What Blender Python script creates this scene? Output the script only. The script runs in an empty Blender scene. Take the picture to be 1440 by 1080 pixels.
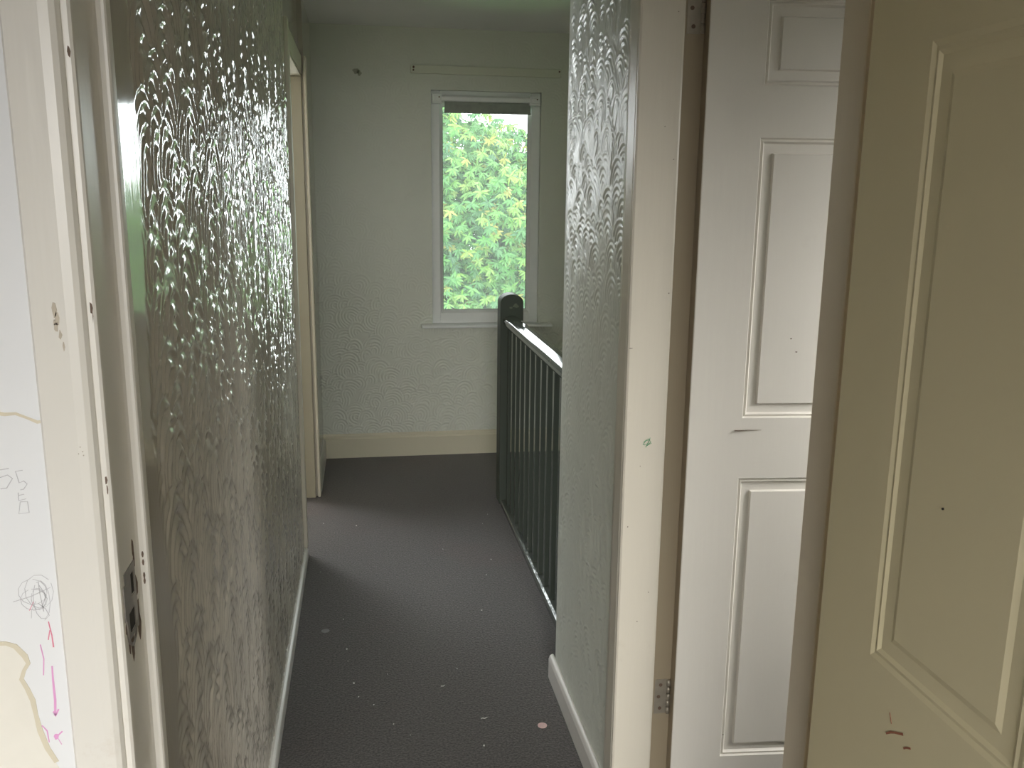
import bpy, math, random
import numpy as np
from mathutils import Matrix, Vector

random.seed(7)
RNG = np.random.default_rng(7)
SC = bpy.context.scene
COL = SC.collection
PI = math.pi

# ------------------------------------------------------------------ helpers
class MB:
    """collects boxes, prisms, tubes and grids; build() links them as ONE mesh object"""
    def __init__(self):
        self.v = []; self.f = []; self.smooth = []
    def add(self, vs, fs, smooth=False):
        n = len(self.v)
        self.v.extend([tuple(map(float, p)) for p in vs])
        for f in fs:
            self.f.append(tuple(int(i) + n for i in f)); self.smooth.append(smooth)
        return self
    def box(self, x0, x1, y0, y1, z0, z1):
        vs = [(x0,y0,z0),(x1,y0,z0),(x1,y1,z0),(x0,y1,z0),(x0,y0,z1),(x1,y0,z1),(x1,y1,z1),(x0,y1,z1)]
        return self.add(vs, [(0,3,2,1),(4,5,6,7),(0,1,5,4),(1,2,6,5),(2,3,7,6),(3,0,4,7)])
    def prism(self, poly, a0, a1, axis='y', smooth=False):
        """poly: 2D points; extruded along axis. axis y: (x,z); z: (x,y); x: (y,z)"""
        n = len(poly)
        def p3(p, a):
            if axis == 'y': return (p[0], a, p[1])
            if axis == 'z': return (p[0], p[1], a)
            return (a, p[0], p[1])
        vs = [p3(p, a0) for p in poly] + [p3(p, a1) for p in poly]
        area = sum(poly[i][0]*poly[(i+1)%n][1]-poly[(i+1)%n][0]*poly[i][1] for i in range(n))
        flip = (area < 0) ^ (axis == 'y')
        fs = [(i, (i+1)%n, (i+1)%n+n, i+n) for i in range(n)]
        caps = [tuple(range(n))[::-1], tuple(range(n, 2*n))]
        if flip:
            fs = [f[::-1] for f in fs]; caps = [c[::-1] for c in caps]
        self.add(vs, fs, smooth)
        m = len(self.v) - 2*n
        for c in caps:
            self.f.append(tuple(i+m for i in c)); self.smooth.append(False)
        return self
    def tube(self, pts, r, n=8, taper=None):
        pts = [Vector(p) for p in pts]; rings = []
        for i, p in enumerate(pts):
            d = (pts[min(i+1, len(pts)-1)] - pts[max(i-1, 0)]).normalized()
            a = d.cross(Vector((0,0,1)))
            if a.length < 1e-3: a = d.cross(Vector((1,0,0)))
            a.normalize(); b = d.cross(a)
            rr = r if taper is None else r*taper[i]
            rings.append([p + a*rr*math.cos(2*PI*k/n) + b*rr*math.sin(2*PI*k/n) for k in range(n)])
        vs = [q for ring in rings for q in ring]; fs = []
        for i in range(len(pts)-1):
            for k in range(n):
                fs.append((i*n+k, i*n+(k+1)%n, (i+1)*n+(k+1)%n, (i+1)*n+k))
        self.add(vs, fs, True)
        m = len(self.v) - len(vs)
        self.f.append(tuple(m+k for k in range(n))[::-1]); self.smooth.append(False)
        self.f.append(tuple(m+(len(pts)-1)*n+k for k in range(n))); self.smooth.append(False)
        return self
    def build(self, name, mat, parent=None, bevel=0.0, seg=2, loc=None):
        me = bpy.data.meshes.new(name)
        me.from_pydata(self.v, [], self.f); me.update()
        me.polygons.foreach_set('use_smooth', self.smooth)
        o = bpy.data.objects.new(name, me); COL.objects.link(o)
        mats = mat if isinstance(mat, (list, tuple)) else [mat]
        for m in mats: me.materials.append(m)
        if parent is not None: o.parent = parent
        if loc: o.location = loc
        if bevel:
            b = o.modifiers.new('edge', 'BEVEL'); b.width = bevel; b.segments = seg
            b.limit_method = 'ANGLE'; b.angle_limit = math.radians(40)
        return o

def tag(o, label=None, cat=None, group=None, kind=None):
    if label: o['label'] = label
    if cat: o['category'] = cat
    if group: o['group'] = group
    if kind: o['kind'] = kind
    return o
def struct(o, label, cat): return tag(o, label, cat, kind='structure')
def empty(name, loc, rz=0.0):
    o = bpy.data.objects.new(name, None); COL.objects.link(o)
    o.location = loc; o.rotation_euler = (0, 0, rz); o.empty_display_size = .1
    return o

# ------------------------------------------------------------------ materials
def new_mat(name):
    m = bpy.data.materials.new(name); m.use_nodes = True
    nt = m.node_tree; nt.nodes.clear()
    return m, nt
def N(nt, t, **kw):
    n = nt.nodes.new(t)
    for k, v in kw.items():
        if k.startswith('_'): setattr(n, k[1:], v)
        else: n.inputs[k.replace('__', ' ')].default_value = v
    return n
def lk(nt, a, b): nt.links.new(a, b)

def paint(name, col, rough=.35, var=.06, dirt=(.35,.27,.18), dirt_amt=.25, dirt_scale=3.0, bump=.15, bscale=60, coat=0.0, spec=.5, specks=0.0):
    """old brushed paint: slight tone variation, sparse worn marks, faint brush bump"""
    m, nt = new_mat(name)
    out = N(nt, 'ShaderNodeOutputMaterial'); b = N(nt, 'ShaderNodeBsdfPrincipled')
    b.inputs['Roughness'].default_value = rough; b.inputs['Specular IOR Level'].default_value = spec
    b.inputs['Coat Weight'].default_value = coat; b.inputs['Coat Roughness'].default_value = .12
    tc = N(nt, 'ShaderNodeTexCoord')
    n1 = N(nt, 'ShaderNodeTexNoise', Scale=2.2, Detail=4.0)
    lk(nt, tc.outputs['Object'], n1.inputs['Vector'])
    mx = N(nt, 'ShaderNodeMix', _data_type='RGBA')
    c = Vector(col)
    mx.inputs[6].default_value = (*(c*(1-var)), 1); mx.inputs[7].default_value = (*[min(1, x) for x in c*(1+var)], 1)
    lk(nt, n1.outputs['Fac'], mx.inputs[0])
    n2 = N(nt, 'ShaderNodeTexNoise', Scale=dirt_scale, Detail=9.0, Roughness=.7)
    lk(nt, tc.outputs['Object'], n2.inputs['Vector'])
    r = N(nt, 'ShaderNodeValToRGB')
    r.color_ramp.elements[0].position = .60; r.color_ramp.elements[0].color = (0,0,0,1)
    r.color_ramp.elements[1].position = .82; r.color_ramp.elements[1].color = (1,1,1,1)
    lk(nt, n2.outputs['Fac'], r.inputs['Fac'])
    mu = N(nt, 'ShaderNodeMath', _operation='MULTIPLY'); mu.inputs[1].default_value = dirt_amt
    lk(nt, r.outputs['Color'], mu.inputs[0])
    mx2 = N(nt, 'ShaderNodeMix', _data_type='RGBA'); mx2.inputs[7].default_value = (*dirt, 1)
    lk(nt, mu.outputs[0], mx2.inputs[0]); lk(nt, mx.outputs[2], mx2.inputs[6])
    src = mx2.outputs[2]
    if specks:
        vo = N(nt, 'ShaderNodeTexVoronoi', Scale=9.0); lk(nt, tc.outputs['Object'], vo.inputs['Vector'])
        lt = N(nt, 'ShaderNodeMath', _operation='LESS_THAN'); lt.inputs[1].default_value = .028*specks
        lk(nt, vo.outputs['Distance'], lt.inputs[0])
        mx3 = N(nt, 'ShaderNodeMix', _data_type='RGBA'); mx3.inputs[7].default_value = (.10,.08,.06,1)
        lk(nt, lt.outputs[0], mx3.inputs[0]); lk(nt, src, mx3.inputs[6]); src = mx3.outputs[2]
    lk(nt, src, b.inputs['Base Color'])
    mp = N(nt, 'ShaderNodeMapping'); mp.inputs['Scale'].default_value = (1, 1, .12)
    lk(nt, tc.outputs['Object'], mp.inputs['Vector'])
    n3 = N(nt, 'ShaderNodeTexNoise', Scale=bscale, Detail=3.0); lk(nt, mp.outputs['Vector'], n3.inputs['Vector'])
    bp = N(nt, 'ShaderNodeBump', Strength=bump, Distance=.003); lk(nt, n3.outputs['Fac'], bp.inputs['Height'])
    lk(nt, bp.outputs['Normal'], b.inputs['Normal'])
    lk(nt, b.outputs[0], out.inputs[0])
    return m

def plain(name, col, rough=.5, metal=0.0, spec=.5, nscale=30, nvar=.25):
    m, nt = new_mat(name)
    out = N(nt, 'ShaderNodeOutputMaterial'); b = N(nt, 'ShaderNodeBsdfPrincipled', Roughness=rough, Metallic=metal)
    b.inputs['Specular IOR Level'].default_value = spec
    tc = N(nt, 'ShaderNodeTexCoord'); n = N(nt, 'ShaderNodeTexNoise', Scale=nscale, Detail=4.0)
    lk(nt, tc.outputs['Object'], n.inputs['Vector'])
    mx = N(nt, 'ShaderNodeMix', _data_type='RGBA'); c = Vector(col)
    mx.inputs[6].default_value = (*(c*(1-nvar)), 1); mx.inputs[7].default_value = (*[min(1, x) for x in c*(1+nvar)], 1)
    lk(nt, n.outputs['Fac'], mx.inputs[0]); lk(nt, mx.outputs[2], b.inputs['Base Color']); lk(nt, b.outputs[0], out.inputs[0])
    return m

def carpet_mat():
    m, nt = new_mat('carpet')
    out = N(nt, 'ShaderNodeOutputMaterial'); b = N(nt, 'ShaderNodeBsdfPrincipled', Roughness=.95)
    b.inputs['Specular IOR Level'].default_value = .15; b.inputs['Sheen Weight'].default_value = .35
    b.inputs['Sheen Roughness'].default_value = .5
    tc = N(nt, 'ShaderNodeTexCoord')
    n = N(nt, 'ShaderNodeTexNoise', Scale=150.0, Detail=5.0, Roughness=.75); lk(nt, tc.outputs['Object'], n.inputs['Vector'])
    r = N(nt, 'ShaderNodeValToRGB')
    r.color_ramp.elements[0].position = .36; r.color_ramp.elements[0].color = (.015,.013,.0125,1)
    r.color_ramp.elements[1].position = .66; r.color_ramp.elements[1].color = (.128,.113,.106,1)
    lk(nt, n.outputs['Fac'], r.inputs['Fac'])
    n2 = N(nt, 'ShaderNodeTexNoise', Scale=1.6, Detail=5.0); lk(nt, tc.outputs['Object'], n2.inputs['Vector'])
    r2 = N(nt, 'ShaderNodeValToRGB')
    r2.color_ramp.elements[0].position = .56; r2.color_ramp.elements[0].color = (0,0,0,1)
    r2.color_ramp.elements[1].position = .75; r2.color_ramp.elements[1].color = (.5,.5,.5,1)
    lk(nt, n2.outputs['Fac'], r2.inputs['Fac'])
    mx = N(nt, 'ShaderNodeMix', _data_type='RGBA', _blend_type='MULTIPLY'); mx.inputs[7].default_value = (1.25,.82,.75,1)
    lk(nt, r2.outputs['Color'], mx.inputs[0]); lk(nt, r.outputs['Color'], mx.inputs[6])
    lk(nt, mx.outputs[2], b.inputs['Base Color'])
    n3 = N(nt, 'ShaderNodeTexNoise', Scale=150.0, Detail=5.0); lk(nt, tc.outputs['Object'], n3.inputs['Vector'])
    bp = N(nt, 'ShaderNodeBump', Strength=.8, Distance=.003); lk(nt, n3.outputs['Fac'], bp.inputs['Height'])
    lk(nt, bp.outputs['Normal'], b.inputs['Normal']); lk(nt, b.outputs[0], out.inputs[0])
    return m

def glass_mat():
    m, nt = new_mat('window_glass')
    out = N(nt, 'ShaderNodeOutputMaterial')
    t = N(nt, 'ShaderNodeBsdfTransparent'); t.inputs[0].default_value = (.96,.98,.96,1)
    g = N(nt, 'ShaderNodeBsdfGlossy', Roughness=.02); fr = N(nt, 'ShaderNodeFresnel', IOR=1.45)
    d = N(nt, 'ShaderNodeBsdfTranslucent'); d.inputs[0].default_value = (.9,.95,.95,1)
    mx0 = N(nt, 'ShaderNodeMixShader'); mx0.inputs[0].default_value = .026       # translucent share lays a pale glare veil over the view
    lk(nt, t.outputs[0], mx0.inputs[1]); lk(nt, d.outputs[0], mx0.inputs[2])
    mx = N(nt, 'ShaderNodeMixShader'); lk(nt, fr.outputs[0], mx.inputs[0])
    lk(nt, mx0.outputs[0], mx.inputs[1]); lk(nt, g.outputs[0], mx.inputs[2]); lk(nt, mx.outputs[0], out.inputs[0])
    return m

def leaf_mat():
    m, nt = new_mat('leaves')
    out = N(nt, 'ShaderNodeOutputMaterial')
    at = N(nt, 'ShaderNodeAttribute', _attribute_name='tint')
    r = N(nt, 'ShaderNodeValToRGB'); e = r.color_ramp.elements
    e[0].position = 0; e[0].color = (.018,.074,.026,1)
    e[1].position = 1; e[1].color = (.20,.19,.040,1)
    x = e.new(.45); x.color = (.046,.150,.026,1); x = e.new(.8); x.color = (.125,.205,.034,1)
    lk(nt, at.outputs['Fac'], r.inputs['Fac'])
    b = N(nt, 'ShaderNodeBsdfPrincipled', Roughness=.45); b.inputs['Specular IOR Level'].default_value = .4
    t = N(nt, 'ShaderNodeBsdfTranslucent')
    lk(nt, r.outputs['Color'], b.inputs['Base Color']); lk(nt, r.outputs['Color'], t.inputs['Color'])
    mx = N(nt, 'ShaderNodeMixShader'); mx.inputs[0].default_value = .45
    lk(nt, b.outputs[0], mx.inputs[1]); lk(nt, t.outputs[0], mx.inputs[2]); lk(nt, mx.outputs[0], out.inputs[0])
    return m

CREAM = (.80,.76,.66)
M = dict(
    room_wall=paint('white_wall_paint', (.82,.83,.84), rough=.6, dirt_amt=.08, bump=.05),
    cream=paint('cream_gloss_paint', (.70,.655,.555), rough=.3, dirt_amt=.35, dirt_scale=5, specks=.5),
    frame=paint('worn_frame_paint', (.81,.785,.725), rough=.34, dirt=(.56,.46,.37), dirt_amt=.5, dirt_scale=13, specks=.0, bump=.35, bscale=34),
    door=paint('door_paint', (.80,.77,.70), rough=.30, dirt_amt=.18, dirt_scale=4, bump=.10),
    door_cream=paint('cream_door_paint', (.78,.70,.46), rough=.38, dirt_amt=.2, dirt_scale=3, bump=.08),
    gloss_wall=paint('gloss_textured_wall_paint', (.56,.52,.45), rough=.09, var=.04, dirt_amt=.08, bump=.06, bscale=140, spec=.75),
    wall=paint('pale_wall_paint', (.71,.735,.665), rough=.34, dirt_amt=.14, dirt_scale=4, bump=.06),
    wall_plain=paint('plain_wall_paint', (.68,.61,.49), rough=.6, dirt_amt=.05, bump=.05),
    ceiling=paint('ceiling_paint', (.87,.88,.90), rough=.8, dirt_amt=.05, bump=.05),
    skirt=paint('skirting_paint', (.72,.68,.54), rough=.38, dirt_amt=.35, dirt_scale=6),
    skirt_white=paint('white_skirting_paint', (.76,.74,.70), rough=.35, dirt_amt=.35, dirt_scale=8),
    upvc=plain('white_upvc', (.90,.92,.93), rough=.3, nvar=.03),
    rail=paint('dark_green_grey_paint', (.100,.115,.100), rough=.07, var=.12, dirt=(.12,.13,.12), dirt_amt=.3, dirt_scale=12, bump=.05, bscale=40, spec=.4),
    fabric=plain('grey_blind_fabric', (.34,.37,.34), rough=.9),
    metal=plain('painted_steel', (.42,.38,.31), rough=.35, metal=.35, nscale=60),
    batten=paint('batten_paint', (.70,.72,.62), rough=.4, dirt_amt=.25, dirt_scale=8),
    steel=plain('worn_steel', (.34,.31,.28), rough=.35, metal=.8, nscale=80),
    dark=plain('bare_dark_hole', (.03,.025,.02), rough=.9),
    rust=plain('bare_brown_wood', (.16,.11,.08), rough=.8, nscale=50),
    glass=glass_mat(), carpet=carpet_mat(), leaves=leaf_mat(),
    bark=plain('bark', (.10,.08,.06), rough=.9),
    lawn=plain('lawn', (.12,.26,.07), rough=.95, nscale=3),
    pencil=plain('pencil_grey', (.55,.54,.56), rough=.8, nvar=.1),
    pink=plain('pink_crayon', (.78,.38,.66), rough=.7, nvar=.12),
    red=plain('red_crayon', (.75,.25,.35), rough=.7, nvar=.12),
    brownred=plain('red_brown_smear', (.36,.14,.08), rough=.7, nvar=.12),
    green=plain('green_felt_pen', (.05,.30,.12), rough=.7, nvar=.12),
    tear=plain('torn_paper_edge', (.70,.64,.50), rough=.8, nvar=.06),
    bare=plain('bare_lining_paper', (.83,.80,.72), rough=.8, nvar=.05),
    smudge=plain('grey_smudge', (.42,.43,.36), rough=.7, nvar=.1),
    token=plain('pink_token', (.75,.52,.50), rough=.4, nscale=200, nvar=.2),
    disc=plain('grey_token', (.20,.20,.20), rough=.4),
    fluff=plain('white_fluff', (.78,.76,.72), rough=.9),
)

# ------------------------------------------------------------------ swirled plaster relief
def swirl(U, V, seed, R=.062, pitch=.0135, leg=.05, tilt=.35, stretch=.88):
    """combed arch strokes laid in overlapping rows from the top down; returns a height field (-1..1)"""
    rng = np.random.default_rng(seed)
    Hh = np.zeros((len(V), len(U)), np.float32)
    u0, u1, v0, v1 = U[0], U[-1], V[0], V[-1]
    dv, du = R*.95, R*1.15
    v = v1 + R; row = 0
    while v > v0 - R:
        us = np.arange(u0-R, u1+R, du) + (row % 2)*du*.5
        for uc in us:
            cu = uc + rng.normal(0, R*.34); cv = v + rng.normal(0, R*.42)
            rr = R*rng.uniform(.6, 1.3); a = rng.normal(0, tilt); lg = leg*rng.uniform(.3, 1.6)
            ext = rr/stretch*1.2 + lg
            i0, i1 = np.searchsorted(U, [cu-ext, cu+ext]); j0, j1 = np.searchsorted(V, [cv-ext, cv+ext])
            if i1-i0 < 2 or j1-j0 < 2: continue
            X, Y = np.meshgrid(U[i0:i1]-cu, V[j0:j1]-cv)
            x = X*math.cos(a)+Y*math.sin(a); y = -X*math.sin(a)+Y*math.cos(a)
            r = np.where(y > 0, np.hypot(x, y*stretch*rng.uniform(.85, 1.15)), np.abs(x))
            ph = rng.uniform(-.6, .6)
            prof = np.cos(2*PI*r/pitch + ph)
            prof = np.sign(prof)*np.abs(prof)**.8
            lip = np.exp(-((r-rr)/(.006))**2)*.9
            w = np.clip((rr+.004-r)/.008, 0, 1)*np.clip((y+lg)/(lg*.6+1e-4), 0, 1)
            w = w*w*(3-2*w)
            amp = rng.uniform(.55, 1.1)
            H2 = Hh[j0:j1, i0:i1]
            Hh[j0:j1, i0:i1] = H2*(1-w) + w*(prof*amp*np.clip(r/.012, 0, 1) + lip)
        v -= dv; row += 1
    return Hh

def lowfreq(U, V, seed, cell):
    rng = np.random.default_rng(seed)
    nu, nv = int((U[-1]-U[0])/cell)+3, int((V[-1]-V[0])/cell)+3
    g = rng.random((nv, nu)); fu = (U-U[0])/cell; fv = (V-V[0])/cell
    iu = fu.astype(int); iv = fv.astype(int); tu = fu-iu; tv = fv-iv
    tu = tu*tu*(3-2*tu); tv = tv*tv*(3-2*tv)
    a = g[iv][:, iu]; b = g[iv][:, iu+1]; c = g[iv+1][:, iu]; d = g[iv+1][:, iu+1]
    return (a*(1-tu)+b*tu)*(1-tv[:, None]) + (c*(1-tu)+d*tu)*tv[:, None]

def axis(breaks, res):
    out = [np.array([breaks[0]])]
    for a, b in zip(breaks[:-1], breaks[1:]):
        n = max(1, int(round((b-a)/res))); out.append(np.linspace(a, b, n+1)[1:])
    return np.concatenate(out)

def relief(name, to3d, U, V, H, mat, flip=False, hole=None, extra=None):
    """grid mesh: to3d(u, v, h) -> x, y, z arrays; extra: an MB of plain boxes joined into the same mesh"""
    UU, VV = np.meshgrid(U, V); X, Y, Z = to3d(UU, VV, H)
    co = np.stack([X, Y, Z], -1).reshape(-1, 3)
    nu, nv = len(U), len(V)
    idx = np.arange(nu*nv).reshape(nv, nu)
    q = np.stack([idx[:-1,:-1], idx[:-1,1:], idx[1:,1:], idx[1:,:-1]], -1).reshape(-1, 4)
    if flip: q = q[:, ::-1]
    if hole:
        cu = (UU[:-1,:-1]+UU[1:,1:])/2; cv = (VV[:-1,:-1]+VV[1:,1:])/2
        keep = ~((cu > hole[0]) & (cu < hole[1]) & (cv > hole[2]) & (cv < hole[3]))
        q = q[keep.reshape(-1)]
    ng = len(q); smooth = np.ones(ng, bool)
    if extra:
        ev = np.array(extra.v); ef = np.array([f for f in extra.f if len(f) == 4]) + len(co)
        co = np.vstack([co, ev]); q = np.vstack([q, ef]); smooth = np.concatenate([smooth, np.zeros(len(ef), bool)])
    me = bpy.data.meshes.new(name)
    me.vertices.add(len(co)); me.vertices.foreach_set('co', co.astype(np.float32).ravel())
    me.loops.add(len(q)*4); me.loops.foreach_set('vertex_index', q.astype(np.int32).ravel())
    me.polygons.add(len(q)); me.polygons.foreach_set('loop_start', (np.arange(len(q))*4).astype(np.int32))
    me.polygons.foreach_set('loop_total', np.full(len(q), 4, np.int32))
    me.polygons.foreach_set('use_smooth', smooth)
    me.update(calc_edges=True); me.validate()
    me.materials.append(mat)
    o = bpy.data.objects.new(name, me); COL.objects.link(o)
    return o

CEIL = 2.37
FAR = 5.07
# ------------------------------------------------------------------ the setting
fl = MB()
fl.box(-.36, .70, .95, FAR+.02, -.22, 0)           # landing
fl.box(.70, 1.75, 4.20, FAR+.02, -.22, 0)          # head of the stairs
fl.box(-2.6, 1.0, -3.0, .95, -.22, 0)              # bedroom
fl.box(.70, 3.0, .95, 2.42, -.22, 0)               # side bedroom
fl.box(-3.0, -.36, 3.0, FAR+.02, -.22, 0)          # room on the left
struct(fl.build('floor', M['carpet']), 'dark grey carpet running along the landing floor', 'floor')
cl = MB().box(-3.1, 3.1, -3.1, 5.25, CEIL, CEIL+.12)
struct(cl.build('ceiling', M['ceiling']), 'pale ceiling above the landing', 'ceiling')

# left landing wall: gloss-painted swirl relief, doorway, then a short length to the corner
WX = -.272
U = axis([1.09, 3.615], .0034); V = axis([0, CEIL], .0034)
h = swirl(U, V, 11, R=.066, pitch=.0195, leg=.12, tilt=.22, stretch=.68)
edge = np.clip((U-1.17-.015*np.sin(V*9)[:, None]-.02*lowfreq(U, V, 3, .12))/.035, 0, 1)
far_fade = np.clip((3.60-U)/.03, 0, 1)
h = (h*(.5+.7*lowfreq(U, V, 5, .25)) + .30*(lowfreq(U, V, 77, .011)-.5) + .22*(lowfreq(U, V, 78, .006)-.5))*edge*far_fade
ex = MB()
ex.box(-.36, WX-.004, 1.05, 3.63, 0, CEIL)
ex.box(-.36, WX, 1.044, 1.09, 0, CEIL)
ex.box(-.36, WX, 3.615, 4.40, 2.03, CEIL)          # above the doorway
ex.box(-.36, -.25, 4.40, FAR, 0, CEIL)
ex.box(-.36, WX, 3.6151, 3.635, 0, 2.03)
struct(relief('wall_left', lambda u, v, hh: (WX + hh*.0021, u, v), U, V, h, M['gloss_wall'], extra=ex),
       'glossy beige wall with swirled comb relief along the left of the landing', 'wall')

# far wall with the window opening
OX0, OX1, OZ0, OZ1 = .383, .995, .772, 2.055
U = axis([-.25, OX0, OX1, 1.75], .0042); V = axis([0, OZ0, OZ1, CEIL], .0042)
h = swirl(U, V, 23, R=.058, pitch=.0150, leg=.015, tilt=.7)
h = h*(.25+.9*lowfreq(U, V, 9, .22))
fade = np.clip((1.15-V)/.5, .16, 1)[:, None]*np.ones_like(h)
near_win = np.exp(-np.maximum(0, np.maximum(OX0-U, U-OX1))/.08)[None, :]*np.clip((1.05-V)/.2, 0, 1)[:, None]
h = h*np.maximum(fade, near_win)
ex = MB()
ex.box(-.36, OX0, FAR+.004, FAR+.20, 0, CEIL); ex.box(OX1, 1.75, FAR+.004, FAR+.20, 0, CEIL)
ex.box(OX0, OX1, FAR+.004, FAR+.20, 0, OZ0); ex.box(OX0, OX1, FAR+.004, FAR+.20, OZ1, CEIL)
struct(relief('wall_far', lambda u, v, hh: (u, FAR - hh*.0032, v), U, V, h, M['wall'], hole=(OX0, OX1, OZ0, OZ1), extra=ex),
       'pale grey far wall with faint arched comb relief around the window', 'wall')
# right stub wall
RX = .565
U = axis([1.90, 2.50], .0034); V = axis([0, CEIL], .0034)
h = swirl(U, V, 31, R=.048, pitch=.0135, leg=.08, tilt=.45)*(.4+.8*lowfreq(U, V, 15, .2))
h = (h + .25*(lowfreq(U, V, 79, .009)-.5))*np.clip((2.495-U)/.02, 0, 1)
ex = MB()
ex.box(RX+.003, .645, 1.83, 2.50, 0, CEIL)
ex.box(RX, .645, 1.815, 1.90, 0, CEIL)
ex.box(RX, .665, 1.044, 1.83, 2.03, CEIL)          # above the side doorway
ex.box(.645, 3.0, 2.42, 2.50, 0, CEIL)             # between the stairwell and the side bedroom
ex.box(.645, .67, 1.86, 2.42, 0, CEIL)
struct(relief('wall_right', lambda u, v, hh: (RX - hh*.0015, u, v), U, V, h, M['wall'], flip=True, extra=ex),
       'short pale wall with swirled relief beside the balustrade', 'wall')

# bedroom wall that holds the near doorway
bw = MB()
bw.box(-2.6, -.285, .95, 1.044, 0, CEIL)
bw.box(.60, 3.0, .95, 1.044, 0, CEIL)
bw.box(-.285, .60, .95, 1.044, 2.03, CEIL)
wall_near = struct(bw.build('wall_near', M['room_wall']), 'white scribbled bedroom wall left of the near doorway', 'wall')
# rest of the shell, out of the frame
sh = MB()
sh.box(-2.7, -2.6, -3.0, 1.05, 0, CEIL); sh.box(1.0, 1.1, -3.0, .95, 0, CEIL)
sh.box(-2.6, 1.0, -3.1, -3.0, 0, CEIL)
struct(sh.build('wall_back', M['wall_plain']), 'plain bedroom walls behind the viewer', 'wall')
sh = MB()
sh.box(3.0, 3.1, .95, 2.5, 0, CEIL)
sh.box(1.75, 1.85, 2.5, FAR+.2, -2.7, CEIL); sh.box(.70, 1.75, 2.42, 2.5, -2.7, -.22); sh.box(.70, 1.75, 4.20, 4.3, -2.7, -.22)
sh.box(.6, .70, 2.42, 4.3, -2.7, -.22); sh.box(.6, 1.85, 2.42, 4.3, -2.8, -2.7)
struct(sh.build('wall_stairwell', M['wall_plain']), 'plain stairwell and side room walls behind the balustrade', 'wall')
sh = MB()
sh.box(-3.1, -3.0, 3.0, FAR+.2, 0, CEIL); sh.box(-3.1, -.36, 2.9, 3.0, 0, CEIL)
sh.box(-3.0, -.36, FAR, FAR+.2, 0, CEIL)
struct(sh.build('wall_side', M['wall_plain']), 'plain walls of the room beyond the left doorway', 'wall')

# ---- skirting boards
sk = MB()
sk.prism([(WX-.002,0),(-.256,0),(-.256,.036),(-.259,.043),(-.266,.047),(WX-.002,.047)], 1.05, 3.61, 'y')
sk = sk.build('baseboard_left', M['skirt_white'], bevel=.002)
struct(sk, 'low chipped white skirting board under the glossy left wall', 'skirting board')
b2 = MB().prism([(-.252,0),(-.236,0),(-.236,.10),(-.242,.115),(-.252,.118)], 4.462, FAR-.018, 'y')
struct(b2.build('baseboard_corner', M['skirt_white'], bevel=.002), 'short skirting board between the left doorway and the far corner', 'skirting board')
b3 = MB().prism([(FAR+.002,0),(FAR-.018,0),(FAR-.018,.112),(FAR-.012,.120),(FAR-.012,.132),(FAR-.004,.140),(FAR+.002,.140)], -.252, 1.75, 'x')
struct(b3.build('baseboard_far', M['skirt'], bevel=.0015), 'cream skirting board below the far window wall', 'skirting board')
b4 = MB().prism([(RX+.001,0),(.549,0),(.549,.066),(.553,.077),(.560,.081),(RX+.001,.081)], 1.905, 2.53, 'y')
struct(b4.build('baseboard_right', M['skirt_white'], bevel=.003), 'short cream skirting board below the right stub wall', 'skirting board')

# ---- bedroom doorway frame (left side) with its strike plate
def round_rect(x0, x1, y0, y1, r, n=5):
    pts = []
    for cx, cy, a0 in ((x1-r, y0+r, -90), (x1-r, y1-r, 0), (x0+r, y1-r, 90), (x0+r, y0+r, 180)):
        for k in range(n+1):
            a = math.radians(a0 + 90*k/n); pts.append((cx+r*math.cos(a), cy+r*math.sin(a)))
    return pts
t1 = MB()
# lining with the rebate step, worn round at the arris
lin = [(-.300,.944),(-.272,.944),(-.268,.9445),(-.2655,.947),(-.265,.951),(-.265,1.020),(-.2635,1.0265),(-.259,1.028),(-.256,1.0285),(-.2545,1.031),(-.254,1.036),(-.254,1.046),(-.300,1.046)]
t1.prism(lin, 0, 2.03, 'z')
t1.prism([(-.265,.951),(-.254,.951),(-.254,1.046),(-.265,1.046)], 2.0301, 2.0302, 'z')
T1 = struct(t1.build('trim_1', M['frame'], bevel=0), 'worn cream door lining at left of the near doorway with rounded rebate', 'door frame')
ar = MB().prism([(-.325,.950),(-.325,.938),(-.322,.934),(-.290,.932),(-.281,.933),(-.276,.936),(-.2735,.941),(-.273,.950)], 0, 2.09, 'z')
tag(ar.build('architrave', M['frame'], T1), 'broad cream architrave with scuffed paint')
hd = MB().box(-.30, .60, .944, 1.046, 2.01, 2.035)
hd.build('head_lining', M['frame'], T1)
# strike plate: lipped steel with two slots, ringed by bared wood
def plate_hole(mb, y0, y1, z0, z1, holes, x):
    """flat plate facing +x with rectangular holes"""
    ys = sorted({y0, y1, *[a for h_ in holes for a in h_[:2]]}); zs = sorted({z0, z1, *[a for h_ in holes for a in h_[2:]]})
    for a, b in zip(ys[:-1], ys[1:]):
        for c, d in zip(zs[:-1], zs[1:]):
            if any(h_[0] <= (a+b)/2 <= h_[1] and h_[2] <= (c+d)/2 <= h_[3] for h_ in holes): continue
            mb.box(x-.001, x+.0008, a, b, c, d)
sp = MB(); plate_hole(sp, .960, 1.004, 1.012, 1.092, [(.984,.998,1.056,1.082),(.968,.992,1.018,1.042)], -.265)
sp.box(-.2655, -.2635, .952, .9625, 1.040, 1.080)
SP = sp.build('strike_plate', M['steel'], T1); tag(SP, 'worn steel strike plate with two slots')
hp = MB(); hp.box(-.2662, -.26485, .985, .997, 1.057, 1.081); hp.box(-.2662, -.26485, .969, .991, 1.019, 1.041)
hp.build('latch_hole', M['dark'], SP)
lip = MB().tube([(-.2644,.956,1.052),(-.2640,.9555,1.030),(-.2640,.960,1.012),(-.2642,.972,1.003),(-.2644,.988,1.008),(-.2646,1.000,1.020)], .0016, 8, [.6,1,1.2,1.2,1,.5])
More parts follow.
